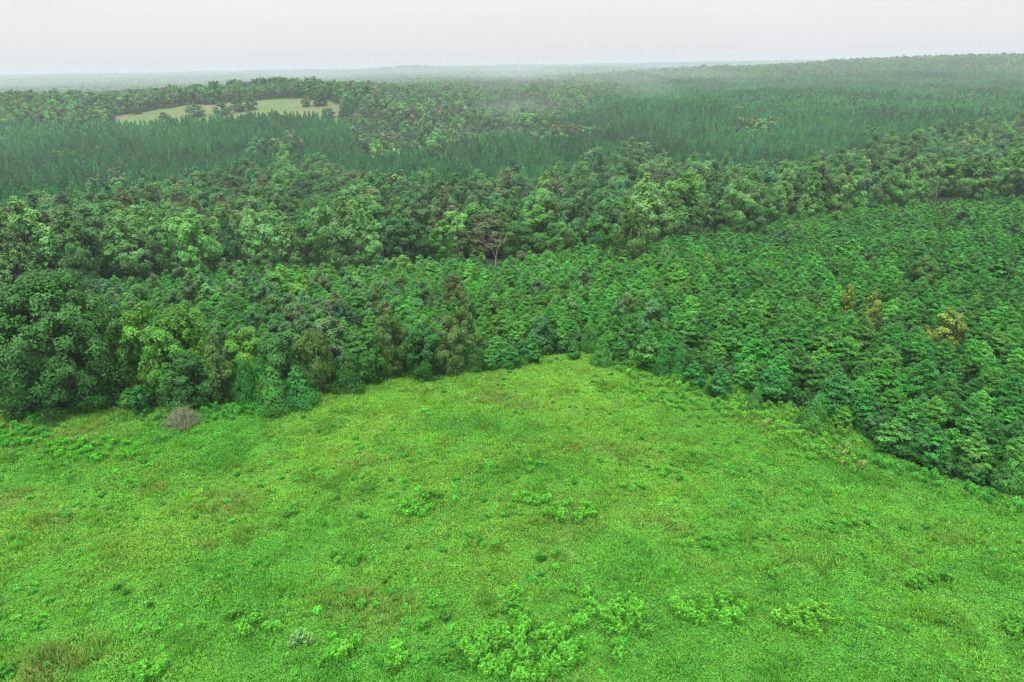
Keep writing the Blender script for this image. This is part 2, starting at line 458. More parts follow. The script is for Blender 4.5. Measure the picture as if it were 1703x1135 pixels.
def cedar(kind, h, R, seed, n=4600, leaf=0.22):
    """dense conical edge conifer with ragged upright sprays"""
    r = np.random.default_rng(seed)
    ns = 64
    t = np.sort(r.uniform(0, 1, ns)**1.05); a = np.arange(ns)*2.39996
    er = R*(1-t)**0.62*(0.6+0.4*np.minimum(1, t*5+0.3))
    z = h*(0.04 + 0.9*t)
    er = er*r.uniform(0.7, 1.25, ns)
    C = np.stack([np.cos(a)*er*0.78, np.sin(a)*er*0.78, z], -1)
    q = R*0.36*(1-t*0.6)*r.uniform(0.6, 1.5, ns); ST = np.exp(r.normal(0, 0.13, ns))
    w = q**2; pk = r.choice(ns, n, p=w/w.sum())
    o = unit(C[pk]*np.array([1, 1, 0]) + UP*0.35)
    d = unit(r.normal(size=(n, 3)) + o)
    P = C[pk] + d*(q[pk]*r.uniform(0.55, 1.15, n))[:, None]
    D = unit(o + UP*0.8 + r.normal(size=(n, 3))*0.4)
    Nn = unit(d*0.6 + o + r.normal(size=(n, 3))*0.3)
    L = leaf*r.uniform(0.7, 1.4, n)
    v, f = leaf_quads(P, Nn, L, L*0.5, D, r)
    tone = np.repeat(tone_for(n, None, 0.12, r).reshape(-1, 4, 3)[:, 0]*ST[pk][:, None], 4, 0)
    segs = [((0, 0, -0.4), (0, 0, h*0.95), 0.12, 0.02)]
    finish(kind, (v, f, tone), tubes(segs), M_NEEDLE)

def bare_tree(h, spread, seed, twigs=3):
    r = random.Random(seed)
    segs = []
    def grow(p, d, L, rad, lev):
        q = p + d*L
        segs.append((tuple(p), tuple(q), rad, rad*0.66))
        if lev == 0: return
        for _ in range(3 if lev < 3 else 2 + (lev < 4)):
            nd = (d + Vector((r.gauss(0, 1), r.gauss(0, 1), r.gauss(0.15, 0.5)))*spread).normalized()
            grow(q, nd, L*r.uniform(0.6, 0.82), rad*0.6, lev-1)
    grow(Vector((0, 0, -0.5)), Vector((0.05, 0, 1)), h*0.28, h*0.014, twigs)
    return segs

# variants ------------------------------------------------------------
for i in range(4): broad_tree('broad_near', 12, 4.6, 0.6, 36, 1.7, 0.40, 8500, prof_round, 10+i, nsub=7)
for i in range(5): broad_tree('broad', 18, 6.3, 2.0, 36, 2.3, 0.62, 4600, prof_round, 20+i, nsub=6)
for i in range(4): broad_tree('tall', 21, 4.9, 2.5, 34, 1.9, 0.60, 4200, prof_oval, 30+i, nsub=6)
for i in range(3): broad_tree('cone', 19, 4.6, 2.0, 32, 1.6, 0.58, 3600, prof_cone, 36+i, nsub=6)
for i in range(4): broad_tree('small', 9, 3.2, 0.6, 22, 1.3, 0.42, 2600, prof_oval, 40+i, nsub=6)
for i in range(4): broad_tree('far', 18, 6.4, 2.0, 20, 2.6, 1.25, 900, prof_round, 50+i, nsub=4)
for i in range(3): broad_tree('vfar', 18, 8.0, 2.0, 12, 3.6, 3.0, 200, prof_round, 60+i, nsub=3)
for i in range(6): young_pine('young', 5.7 + 0.4*(i % 3), 2.15 + 0.2*(i % 2), 70+i)
for i in range(4): young_pine('young_far', 6.2, 2.25, 80+i, tuft=0.46, dens=0.75, per=5)
for i in range(4): tall_pine('pine', 16, 2.1, 620, 0.78, 90+i)
for i in range(3): tall_pine('pine_far', 16, 2.3, 200, 1.45, 95+i)
for i in range(4): cedar('cedar', 5.0, 1.9, 100+i)
broad_tree('giant', 19, 9.2, -0.5, 170, 2.0, 0.38, 46000, prof_round, 120, nsub=9)

# ------------------------------------------------------------------ instanced masses (only what nobody could count)
def proto_collection(kind, joined=True):
    c = bpy.data.collections.new('source_' + kind)
    for i, (cr, tm, jo) in enumerate(PROTO[kind]):
        o = bpy.data.objects.new('%s_source_%02d' % (kind, i), jo if joined else cr); c.objects.link(o)
    return c

def gn_tree(kind, coll):
    g = bpy.data.node_groups.new('scatter_' + kind, 'GeometryNodeTree')
    g.interface.new_socket('Geometry', in_out='INPUT', socket_type='NodeSocketGeometry')
    g.interface.new_socket('Geometry', in_out='OUTPUT', socket_type='NodeSocketGeometry')
    gi = g.nodes.new('NodeGroupInput'); go = g.nodes.new('NodeGroupOutput')
    ci = g.nodes.new('GeometryNodeCollectionInfo'); ci.inputs['Collection'].default_value = coll
    ci.inputs['Separate Children'].default_value = True; ci.inputs['Reset Children'].default_value = True
    ins = g.nodes.new('GeometryNodeInstanceOnPoints'); ins.inputs['Pick Instance'].default_value = True
    def attr(n, t):
        a = g.nodes.new('GeometryNodeInputNamedAttribute'); a.data_type = t; a.inputs['Name'].default_value = n; return a.outputs[0]
    g.links.new(gi.outputs[0], ins.inputs['Points'])
    g.links.new(ci.outputs[0], ins.inputs['Instance'])
    g.links.new(attr('pick', 'INT'), ins.inputs['Instance Index'])
    e2r = g.nodes.new('FunctionNodeEulerToRotation')
    g.links.new(attr('rot', 'FLOAT_VECTOR'), e2r.inputs[0]); g.links.new(e2r.outputs[0], ins.inputs['Rotation'])
    g.links.new(attr('scl', 'FLOAT_VECTOR'), ins.inputs['Scale'])
    g.links.new(ins.outputs[0], go.inputs[0])
    return g

def scatter(name, kind, pts, rot, scl, tint, label, pick=None, joined=True):
    n = len(pts)
    if n == 0: return None
    me = bpy.data.meshes.new(name); me.vertices.add(n); me.vertices.foreach_set('co', np.asarray(pts, np.float32).ravel())
    if pick is None: pick = rng.integers(0, len(PROTO[kind]), n)
    a = me.attributes.new('pick', 'INT', 'POINT'); a.data.foreach_set('value', np.asarray(pick, np.int32))
    a = me.attributes.new('rot', 'FLOAT_VECTOR', 'POINT'); a.data.foreach_set('vector', np.asarray(rot, np.float32).ravel())
    a = me.attributes.new('scl', 'FLOAT_VECTOR', 'POINT'); a.data.foreach_set('vector', np.asarray(scl, np.float32).ravel())
    a = me.attributes.new('tint', 'FLOAT_COLOR', 'POINT')
    a.data.foreach_set('color', np.concatenate([tint, np.ones((n, 1))], 1).astype(np.float32).ravel())
    o = bpy.data.objects.new(name, me); COL.objects.link(o)
    o['kind'] = 'stuff'; o['label'] = label
    md = o.modifiers.new('scatter', 'NODES'); md.node_group = gn_tree(kind, proto_collection(kind, joined))
    return o

# ------------------------------------------------------------------ tints (real-world foliage albedo)
T_PINE = np.array([0.036, 0.195, 0.025]); T_PINE_B = np.array([0.076, 0.275, 0.032])
T_TALLP = np.array([0.066, 0.255, 0.086])
T_DEC = [np.array(c) for c in [(0.050, 0.115, 0.036), (0.070, 0.160, 0.045), (0.062, 0.120, 0.046), (0.038, 0.095, 0.040),
                               (0.095, 0.195, 0.045), (0.085, 0.110, 0.050), (0.056, 0.135, 0.058)]]
T_DEC = [c*np.array([1.28, 1.6, 1.3]) for c in T_DEC]
W_DEC = np.array([0.24, 0.2, 0.16, 0.14, 0.09, 0.08, 0.09])
def jitter(base, sd=0.14):
    base = np.atleast_2d(base); n = len(base)
    return base*np.exp(rng.normal(0, sd, (n, 1)))*np.exp(rng.normal(0, sd*0.45, (n, 3)))
def fbm(x, y, s):
    return np.array([mnoise.fractal(Vector((a*s, b*s, 3.7)), 1.0, 2.0, 4) for a, b in zip(x, y)])

def fan_points(y0, y1, spacing, rowjit=0.3, umin=-350, umax=2050):
    """staggered planting grid over the fan of ground the picture takes in"""
    P = []
    for j, y in enumerate(np.arange(y0, y1, spacing*0.87)):
        xa, xb = XU(umin, y), XU(umax, y)
        x = np.arange(xa, xb, spacing) + (j % 2)*spacing*0.5
        P.append(np.stack([x, np.full(len(x), y)], -1))
    P = np.concatenate(P)
    return P + rng.normal(0, spacing*rowjit*0.5, P.shape)

zones = []           # picture boxes of hidden-footed single trees: nothing generic grows in front of them
heroes = []          # (x, y, clear radius): generic trees keep off these spots
def clear_of(P):
    keep = np.ones(len(P), bool)
    for x, y, r in heroes: keep &= (P[:, 0]-x)**2 + (P[:, 1]-y)**2 > r*r
    return P[keep]

def unblock(P, hh):
    keep = np.ones(len(P), bool)
    pu, pv = project(P[:, 0], P[:, 1], zg(P[:, 0], P[:, 1]) + hh)
    for u, v, w, dv, y in zones:
        keep &= ~((P[:, 1] < y + 2) & (np.abs(pu - u) < w*0.8 + 8) & (pv < v + dv) & (P[:, 1] > y - 32))
    return P[keep]

# ------------------------------------------------------------------ single trees as things
def part(name, me, parent, tint=None, label=None):
    o = bpy.data.objects.new(name, me); COL.objects.link(o); o.parent = parent
    if tint is not None: o['tint'] = [float(c) for c in tint]
    if label: o['label'] = label
    return o

def plant(name, kind, x, y, rz, scale, tint, label, cat, group=None, pick=None, trunk=True):
    z = float(zg(x, y))
    root = bpy.data.objects.new(name, None); COL.objects.link(root)
    root.empty_display_size = 0.3
    root.location = (x, y, z); root.rotation_euler = (0, 0, rz); root.scale = scale
    root['label'] = label; root['category'] = cat
    if group: root['group'] = group
    cr, tm, jo = PROTO[kind][int(pick if pick is not None else random.randrange(len(PROTO[kind])))]
    part('crown', cr, root, tint)
    if tm is not None and trunk: part('trunk', tm, root)
    return root

PH = {'broad_near': 12, 'broad': 18, 'tall': 21, 'cone': 19, 'small': 9, 'cedar': 5.0, 'young': 5.8, 'giant': 19, 'far': 18}
PR = {'broad_near': 4.6, 'broad': 5.6, 'tall': 4.2, 'cone': 4.0, 'small': 3.2, 'cedar': 1.9, 'young': 2.3, 'giant': 9.2, 'far': 6}
def VIV(t): return np.array(t)*(np.array([0.85, 1.32, 0.8]))
def hero(name, kind, u, vtop, label, cat, tint, vbase=None, h=None, width=None, group=None, clear=0.8, pick=None):
    """a single tree by its foot (vbase) or, where the foot is hidden, by its top and height"""
    if vbase is not None:
        x, y = ground_at(u, vbase)
        z = float(zg(x, y)); lo, hi = 0.5, 40
        for _ in range(30):
            m = (lo+hi)/2
            if project(x, y, z+m)[1] > vtop: lo = m
            else: hi = m
        h = lo
    else:
        x, y = ground_at(u, vtop, h)
    else_hidden = vbase is None
    dep = y*math.cos(PITCH) + (H-h*0.5)*math.sin(PITCH)
    if else_hidden: zones.append((u, vtop, (width or 40)*0.5, h*F/dep*0.6, y))
    sz = h/PH[kind]
    sxy = (width*dep/F/2)/PR[kind] if width else sz
    heroes.append((x, y, PR[kind]*sxy*clear))
    return plant(name, kind, x, y, random.uniform(0, 6.28), (sxy, sxy*random.uniform(0.93, 1.07), sz), VIV(tint), label, cat, group, pick)

G = dict(dark=(0.040, 0.100, 0.030), mid=(0.055, 0.130, 0.032), oak=(0.046, 0.116, 0.038), olive=(0.085, 0.125, 0.042), yellow=(0.098, 0.185, 0.036),
         bright=(0.105, 0.215, 0.045), silver=(0.110, 0.175, 0.085), brown=(0.098, 0.100, 0.048), gold=(0.21, 0.215, 0.060), maroon=(0.060, 0.072, 0.040),
         cedar=(0.042, 0.150, 0.042), cedarl=(0.076, 0.185, 0.048), lime=(0.120, 0.225, 0.04))
hero('broadleaf_tree', 'giant', 122, 456, 'huge rounded dark green broadleaf tree at the left corner of the meadow', 'tree', (0.050, 0.114, 0.036), vbase=666, width=236, clear=0.95)
hero('broadleaf_tree', 'broad_near', -30, 525, 'dark broadleaf tree cut by the left picture edge, left of the huge tree', 'tree', G['dark'], vbase=634, width=120)
hero('broadleaf_tree', 'broad_near', 262, 505, 'yellow-green domed tree touching the right side of the huge tree', 'tree', G['yellow'], vbase=655, width=105, pick=0)
hero('broadleaf_tree', 'broad_near', 325, 508, 'rightmost of the yellow-green domed trees right of the huge tree', 'tree', G['yellow'], vbase=640, width=92, pick=1)
hero('broadleaf_tree', 'broad_near', 288, 550, 'lower yellow-green tree in front of the two yellow-green domed trees', 'tree', G['bright'], vbase=665, width=80, pick=2)
hero('broadleaf_tree', 'broad_near', 322, 592, 'dark leafy bushy tree directly behind the grey brush heap', 'tree', G['oak'], vbase=676, width=95, pick=3)
hero('broadleaf_tree', 'small', 238, 640, 'small dark green sapling in the gap right of the huge tree', 'tree', G['cedar'], vbase=688, width=40)
hero('broadleaf_tree', 'small', 372, 558, 'round olive-brown tree above the grey brush heap', 'tree', G['olive'], vbase=668, width=62)
hero('broadleaf_tree', 'small', 377, 528, 'small silvery green tree right of the yellow-green domes', 'tree', G['silver'], vbase=640, width=38)
hero('broadleaf_tree', 'broad_near', 418, 545, 'flat-topped bright yellow-green tree behind the left edge conifers', 'tree', G['lime'], vbase=640, width=75, pick=0)
hero('cedar_tree', 'cedar', 415, 592, 'slim pointed conifer left of the stout light green one at left edge', 'conifer', G['cedar'], vbase=672, width=45)
hero('cedar_tree', 'cedar', 440, 590, 'pointed conifer just behind the stout light green one at left edge', 'conifer', G['cedar'], vbase=668, width=42)
hero('cedar_tree', 'cedar', 458, 610, 'stout light green conifer standing foremost at the left meadow edge', 'conifer', G['cedarl'], vbase=683, width=62)
hero('cedar_tree', 'cedar', 500, 608, 'ragged spreading conifer right of the stout light green conifer', 'conifer', G['cedar'], vbase=674, width=66)
hero('broadleaf_tree', 'broad_near', 480, 555, 'dusky olive tree behind the left edge conifers', 'tree', G['oak'], vbase=650, width=85, pick=2)
hero('broadleaf_tree', 'broad_near', 532, 548, 'tall dull olive tree above the bend of the left meadow edge', 'tree', G['olive'], vbase=652, width=62, pick=1)
hero('cedar_tree', 'cedar', 580, 583, 'dark conical conifer at the bend of the left meadow edge', 'conifer', G['dark'], vbase=650, width=58)
hero('broadleaf_tree', 'small', 618, 553, 'broadleaf tree with yellowish top left of the close group', 'tree', G['mid'], vbase=637, width=58)
hero('broadleaf_tree', 'broad_near', 655, 520, 'tallest straw-tinted olive tree at the centre left meadow edge', 'tree', G['olive'], vbase=624, width=62, pick=3)
hero('broadleaf_tree', 'broad_near', 710, 535, 'wide grey-green tree foremost at the centre left meadow edge', 'tree', G['oak'], vbase=628, width=72, pick=0)
hero('broadleaf_tree', 'broad_near', 750, 528, 'pale freckled tree directly right of the wide grey-green tree', 'tree', (0.105, 0.135, 0.055), vbase=620, width=62, pick=2)
hero('broadleaf_tree', 'small', 783, 524, 'round pale-topped tree behind the freckled tree', 'tree', G['olive'], vbase=600, width=42)
for (u, vt, vb, w, lab, c) in [
    (790, 570, 617, 36, 'first dark bush-like conifer right of the freckled tree', 'dark'),
    (818, 578, 615, 38, 'light green low conifer, second right of the freckled tree', 'cedarl'),
    (850, 574, 612, 44, 'spreading low conifer, third right of the freckled tree', 'cedar'),
    (885, 556, 603, 46, 'conifer left of the bare apex of the meadow', 'cedar'),
    (955, 572, 598, 26, 'small conifer bush just left of the round lone conifer', 'cedar'),
    (998, 563, 606, 38, 'round lone conifer standing forward at the apex of the meadow', 'cedarl'),
    (980, 528, 585, 30, 'slender pointed conifer above the lone round conifer', 'cedarl'),
    (1030, 565, 600, 34, 'conifer behind and right of the round lone conifer', 'cedar'),
    (1075, 556, 613, 58, 'wide feathery conifer right of the apex of the meadow', 'cedarl'),
    (1103, 572, 622, 40, 'conifer between the wide feathery one and the orange-tipped pair', 'cedar'),
    (1130, 568, 628, 40, 'dense twin-topped conifer above the weedy strip', 'cedar'),
    (1105, 532, 590, 28, 'pale pointed conifer rising over the front row, right of apex', 'cedarl'),
    (1178, 577, 622, 36, 'yellow-topped conifer behind the round dark green one', 'cedarl'),
    (1153, 604, 643, 46, 'round dark green conifer standing forward of the right row', 'cedar'),
    (1195, 615, 660, 56, 'low shaggy conifer between the round one and the slim one', 'cedar'),
    (1254, 642, 680, 30, 'slim small conifer standing forward in the weedy strip', 'cedarl'),
    (1280, 612, 666, 70, 'broad bushy conifer behind the slim small one', 'cedar'),
    (1352, 655, 712, 52, 'light-tipped conifer standing forward at the right meadow edge', 'cedarl'),
    (1388, 618, 690, 84, 'large dark conifer mound behind the light-tipped forward one', 'cedar'),
    (1432, 650, 712, 62, 'dark spreading conifer right of the large conifer mound', 'cedar'),
    (1480, 703, 752, 76, 'wide bushy conifer with bright tips at the right meadow edge', 'cedarl'),
    (1545, 712, 775, 62, 'low dark conifer between the wide bushy and the pale cone', 'cedar'),
    (1612, 728, 790, 60, 'pale yellow-green cone-shaped conifer at the right meadow edge', 'lime2'),
    (1680, 740, 815, 64, 'spiky light green conifer nearest the lower right edge of woods', 'cedarl')]:
    G['lime2'] = (0.092, 0.19, 0.042)
    hero('cedar_tree', 'young' if w/(vb-vt) > 0.95 else 'cedar', u, vt, lab, 'conifer', G[c], vbase=vb, width=w)
# trees in the valley wood that stand out
for (kind, u, vt, h, w, lab, c) in [
    ('broad', 805, 358, 15, 88, 'round brown-leaved tree behind the bare white tree', 'brown'),
    ('cone', 850, 323, 18, 36, 'bright yellow-green narrow tree above the brown-leaved tree', 'bright'),
    ('tall', 895, 345, 17, 60, 'bright green pointed tree right of the bare white tree', 'bright'),
    ('tall', 955, 290, 25, 66, 'tallest round-headed green tree in the middle of the valley wood', 'mid'),
    ('broad', 862, 375, 12, 52, 'low green round tree touching the bare white tree on the right', 'mid'),
    ('broad', 925, 372, 13, 60, 'wide green tree at the near border of the valley wood, centre', 'mid'),
    ('cone', 1210, 326, 15, 42, 'bright green cone-shaped tree at the corner of the plantation', 'bright'),
    ('cone', 1010, 342, 18, 40, 'pale green spire-topped tree near the border of valley wood', 'mid'),
    ('broad', 1055, 345, 18, 62, 'olive round tree right of the pale spire-topped tree', 'olive'),
    ('cone', 1640, 260, 19, 52, 'bright yellow-green tree near the right end of valley wood', 'lime'),
    ('tall', 1580, 262, 18, 52, 'yellow-green tree behind the bare pinkish tree', 'bright'),
    ('tall', 1430, 277, 19, 50, 'bright green tree with broad head in the right valley wood', 'bright'),
    ('tall', 1490, 262, 19, 56, 'grey-green rounded tree between two bright trees at right', 'mid'),
    ('broad', 370, 302, 17, 80, 'dark maroon-brown crowned tree in the left valley wood', 'maroon'),
    ('broad', 655, 338, 13, 66, 'pinkish-brown thin crowned tree left of centre in the valley', 'brown'),
    ('broad', 1255, 340, 14, 60, 'deep green domed tree beside the bright cone at plantation corner', 'dark'),
    ('tall', 735, 362, 16, 40, 'light green two-headed tree left of the brown-leaved tree', 'bright'),
    ('broad', 675, 365, 15, 62, 'dark green round tree left of the light two-headed tree', 'dark')]:
    hero('broadleaf_tree', kind, u, vt, lab, 'tree', G[c], h=h, width=w)
for (u, vt, h, w, lab) in [(1582, 514, 7.6, 66, 'wide golden yellow tree glowing inside the right pine plantation'),
                           (1415, 470, 7.0, 30, 'small golden topped tree, upper one inside the right plantation'),
                           (1455, 486, 6.8, 34, 'small yellowish topped tree just below the upper golden one')]:
    hero('broadleaf_tree', 'small', u, vt, lab, 'tree', G['gold'], h=h, width=w)
for (u, vt, h, w, lab, c) in [(770, 482, 8.5, 34, 'straw-brown slender tree poking out of the young pines', 'olive'),
                              (752, 452, 8.5, 40, 'upper straw-brown tree among the young pines at centre', 'brown'),
                              (625, 478, 7.5, 30, 'rusty topped small tree among the left young pines', 'brown'),
                              (1545, 425, 7.5, 44, 'dull olive tree among the pines below the right wood', 'olive'),
                              (1200, 415, 7.5, 16, 'thin yellow-green tree alone among young pines, right of centre', 'lime'),
                              (455, 452, 8, 72, 'light yellow-green broad tree among the left young pines', 'bright'),
                              (500, 458, 8, 52, 'yellow-green tree right of the light broad one on left', 'lime'),
                              (395, 452, 8, 50, 'silvery green round tree left of the light broad one', 'silver')]:
    hero('broadleaf_tree', 'small', u, vt, lab, 'tree', G[c], h=h, width=w)

# bare trees
def bare(name, u, v, h, vtop_h, spread, seed, lev, mat, label):
    x, y = ground_at(u, v, vtop_h)
    o = bpy.data.objects.new(name, raw_mesh(name, *tubes(bare_tree(h, spread, seed, lev), 5), [mat], True))
    COL.objects.link(o); o.location = (x, y, float(zg(x, y))); o['label'] = label; o['category'] = 'dead tree'
    heroes.append((x, y, 2.0)); zones.append((u, v, 12, vtop_h*F/y*0.8, y))
bare('dead_tree', 822, 372, 15.5, 15, 0.34, 5, 6, M_PALE, 'bare whitish dead tree in front of the round brown-leaved tree')
bare('dead_tree', 1565, 285, 15, 15, 0.36, 8, 7, M_GREYWOOD, 'bare pinkish grey dead tree at the right border of the valley wood')
bare('dead_tree', 660, 345, 13, 13, 0.36, 11, 7, M_GREYWOOD, 'fine bare grey tree left of centre in the valley wood')

# ------------------------------------------------------------------ young pine plantation
P = fan_points(62, 330, 3.95, 0.45)
U_ = UX(P[:, 0], P[:, 1])
P = P[(P[:, 1] > edge_y(U_) + np.interp(U_, [600, 860, 1030, 1500, 1800], [1.8, 3.0, 8.5, 7.5, 3.5]) + np.clip((U_-980)/100, 0, 1)*(2.6*np.sin(U_*0.043) + 1.1*np.sin(U_*0.11+1))) & (P[:, 1] < yp(U_) + 2)]
P = unblock(clear_of(P), 5.0)
U_ = UX(P[:, 0], P[:, 1])
mixp = np.interp(U_, [-300, 100, 350, 560, 750], [0.50, 0.40, 0.30, 0.16, 0.02])
nf = fbm(P[:, 0], P[:, 1], 0.03)
is_dec = rng.uniform(size=len(P)) < mixp*(1 + 1.5*nf)
Zp = zg(P[:, 0], P[:, 1])
pu, pv = project(P[:, 0], P[:, 1], Zp + 4.0)
inview = (pu > 12) & (pu < 1690) & (pv > 0) & (pv < 1120)
dist = np.hypot(P[:, 0], P[:, 1])
edge_d = P[:, 1] - edge_y(U_)
def pine_tint(x, y, n):
    f = np.clip(fbm(x, y, 0.02)*0.8 + 0.35 + rng.normal(0, 0.25, n), 0, 1)[:, None]
    return jitter(T_PINE*(1-f) + T_PINE_B*f, 0.18)
pi = np.where(~is_dec)[0]
n = len(pi)
tint = pine_tint(P[pi, 0], P[pi, 1], n)
sc = rng.uniform(0.68, 1.12, n)*(1 + 0.2*fbm(P[pi, 0], P[pi, 1], 0.05)); sxy = sc*rng.uniform(0.92, 1.15, n)
big = rng.uniform(size=n) < 0.12; sc = np.where(big, sc*1.2, sc); sxy = np.where(big, sxy*1.3, sxy)
sc *= 0.86*np.clip(0.84 + edge_d[pi]*0.02, 0.84, 1)
rot = rng.uniform(0, 6.28, n)
order = np.argsort(np.where(inview[pi], dist[pi], 1e9))
solo = order[:300]; rest = np.ones(n, bool); rest[solo] = False
side_names = [(0, 380, 'behind the huge dark tree'), (380, 640, 'behind the left bend of the meadow'), (640, 860, 'behind the centre left trees'),
              (860, 1060, 'above the apex of the meadow'), (1060, 1300, 'behind the weedy strip'), (1300, 1480, 'behind the large conifer mound at right'), (1480, 1720, 'toward the lower right corner')]
for j in solo:
    i = pi[j]
    row = 'in the front rows' if edge_d[i] < 9 else 'deeper in the stand'
    where = next((s for a, b, s in side_names if a <= pu[i] < b), side_names[-1][2])
    look = 'pale-tipped' if tint[j, 0] > 0.056 else ('dark' if tint[j, 1] < 0.118 else 'mid green')
    lab = 'young %s pine %s, %s' % (look, row, where)
    plant('pine_tree', 'young', P[i, 0], P[i, 1], rot[j], (sxy[j], sxy[j], sc[j]), tint[j], lab, 'pine tree',
          'young %s pines %s %s' % (look, row, where))
ri = np.where(rest)[0]
def pack(ids, P_, s1, s2, t, zoff=-0.05):
    x, y = P_[ids, 0], P_[ids, 1]
    return np.stack([x, y, zg(x, y)+zoff], -1), np.stack([rng.normal(0, 0.04, len(ids)), rng.normal(0, 0.04, len(ids)), rng.uniform(0, 6.28, len(ids))], -1), np.stack([s1, s1, s2], -1), t
near = dist[pi[ri]] < 185
for nm, kd, sel in (('young_pines', 'young', ri[near]), ('young_pines', 'young_far', ri[~near])):
    a, b, c, d = pack(pi[sel], P, sxy[sel], sc[sel], tint[sel])
    scatter(nm, kd, a, b, c, d, 'dense mass of young green pines %s' % ('in the nearer plantation behind the single ones' if kd == 'young' else 'in the farther rows of the plantation'))

# ------------------------------------------------------------------ deciduous trees: mixed stand, valley wood, far woods
di = np.where(is_dec)[0]
PA = P[di]
PB = fan_points(140, 520, 9.0, 0.6)
ub = UX(PB[:, 0], PB[:, 1])
PB = unblock(clear_of(PB[(PB[:, 1] > yp(ub) + 1) & (PB[:, 1] < yd(ub))]), 17.0)
D_ = np.concatenate([PA, PB]); kindA = np.concatenate([np.zeros(len(PA), int), np.ones(len(PB), int)])
n = len(D_)
fb = fbm(D_[:, 0], D_[:, 1], 0.014)
def dec_tint(x, y, n):
    c = rng.choice(len(T_DEC), n, p=W_DEC/W_DEC.sum())
    return jitter(np.array(T_DEC)[c], 0.13)
tint = dec_tint(D_[:, 0], D_[:, 1], n)
ub = UX(D_[:, 0], D_[:, 1])
bord = (kindA == 1) & (D_[:, 1] < yp(ub) + 45)
tint[kindA == 0] *= 0.95
bsel = bord & (rng.uniform(size=n) < 0.55)
tint[bsel] = jitter(np.repeat([[0.115, 0.300, 0.068]], bsel.sum(), 0), 0.15)
kn = np.where(kindA == 0, 'small', np.where(bord, rng.choice(['tall', 'cone', 'broad', 'small'], n, p=[0.38, 0.17, 0.27, 0.18]), rng.choice(['broad', 'tall'], n, p=[0.72, 0.28])))
sc = np.where(kindA == 0, rng.uniform(0.62, 0.95, n), rng.uniform(0.84, 1.28, n))
sc = np.where((kn == 'small') & (kindA == 1), sc*1.3, sc)
sxy = sc*rng.uniform(0.88, 1.15, n)
Zd = zg(D_[:, 0], D_[:, 1])
pu, pv = project(D_[:, 0], D_[:, 1], Zd + 11)
dist = np.hypot(D_[:, 0], D_[:, 1]); inview = (pu > 10) & (pu < 1693)
order = np.argsort(np.where(inview, dist, 1e9)); solo = order[:270]
rest = np.ones(n, bool); rest[solo] = False
for j in solo:
    t = tint[j]
    look = 'bright green' if t[1] > 0.17 else ('brownish olive' if t[0]/t[1] > 0.62 else ('dark green' if t[1] < 0.105 else ('grey-green' if t[2]/t[1] > 0.40 else 'plain green')))
    u = pu[j]
    third = 'the far left' if u < 280 else 'the left' if u < 560 else 'the middle' if u < 1000 else 'the right' if u < 1350 else 'the far right'
    if kindA[j] == 0: lab = 'small %s broadleaf tree mixed among young pines toward %s' % (look, third); g = 'small %s broadleaf trees among the pines toward %s' % (look, third)
    else:
        shp = {'tall': 'tall oval', 'cone': 'pointed', 'broad': 'round-headed', 'small': 'low bushy'}[str(kn[j])]
        lab = '%s %s tree in the valley wood, toward %s' % (shp, look, third); g = '%s %s trees of the valley wood toward %s' % (shp, look, third)
    plant('broadleaf_tree', str(kn[j]), D_[j, 0], D_[j, 1], rng.uniform(0, 6.28), (sxy[j], sxy[j], sc[j]), t, lab, 'tree', g)
for kd in ('small', 'broad', 'tall', 'cone'):
    sel = np.where(rest & (kn == kd))[0]
    a, b, c, d = pack(sel, D_, sxy[sel], sc[sel], tint[sel])
    scatter('valley_wood', kd, a, b, c, d, 'remaining %s trees of the mixed valley wood' % {'small': 'low', 'broad': 'round', 'tall': 'tall', 'cone': 'pointed'}[kd])

# ------------------------------------------------------------------ grown pine plantations on the far slope
Q1 = fan_points(290, 640, 4.0, 0.5, -150, 1900); Q2 = fan_points(640, 1190, 4.9, 0.5, -100, 1850)
Q = np.concatenate([Q1, Q2])
u = UX(Q[:, 0], Q[:, 1])
Q = Q[(Q[:, 1] > yd(u) + 1) & (Q[:, 1] < y2(u)) & ~in_pasture(u, Q[:, 1])]
sprig = fbm(Q[:, 0], Q[:, 1], 0.02) + rng.normal(0, 0.08, len(Q)) > 0.62      # broadleaf trees that came up in gaps
Qd = Q[sprig][::3]; Q = Q[~sprig]
n = len(Q)
tint = jitter(np.repeat([T_TALLP], n, 0), 0.17)*(1 + 0.35*fbm(Q[:, 0], Q[:, 1], 0.012))[:, None]
sc = rng.uniform(0.8, 1.12, n)*(1 + 0.15*fbm(Q[:, 0], Q[:, 1], 0.03)); sxy = sc*rng.uniform(0.9, 1.1, n)
dist = np.hypot(Q[:, 0], Q[:, 1]); pu, pv = project(Q[:, 0], Q[:, 1], zg(Q[:, 0], Q[:, 1]) + 13)
ok = (pu > 8) & (pu < 1695) & (Q[:, 1] > yd(UX(Q[:, 0], Q[:, 1])) + 12)
order = np.argsort(np.where(ok, dist, 1e9)); solo = order[:300]; rest = np.ones(n, bool); rest[solo] = False
for j in solo:
    third = 'at the far left' if pu[j] < 330 else 'left of centre' if pu[j] < 660 else 'at centre' if pu[j] < 1050 else 'at right'
    plant('tall_pine', 'pine', Q[j, 0], Q[j, 1], rng.uniform(0, 6.28), (sxy[j], sxy[j], sc[j]), tint[j],
          'narrow blue-green grown pine just behind the valley wood, %s' % third, 'pine tree', 'grown pines behind the valley wood %s' % third)
ri = np.where(rest)[0]; nearp = dist[ri] < 620
for kd, sel in (('pine', ri[nearp]), ('pine_far', ri[~nearp])):
    a, b, c, d = pack(sel, Q, sxy[sel], sc[sel], tint[sel])
    scatter('pine_plantation', kd, a, b, c, d, 'blue-green pine plantation covering the %s far slope' % ('nearer' if kd == 'pine' else 'hazy upper'))

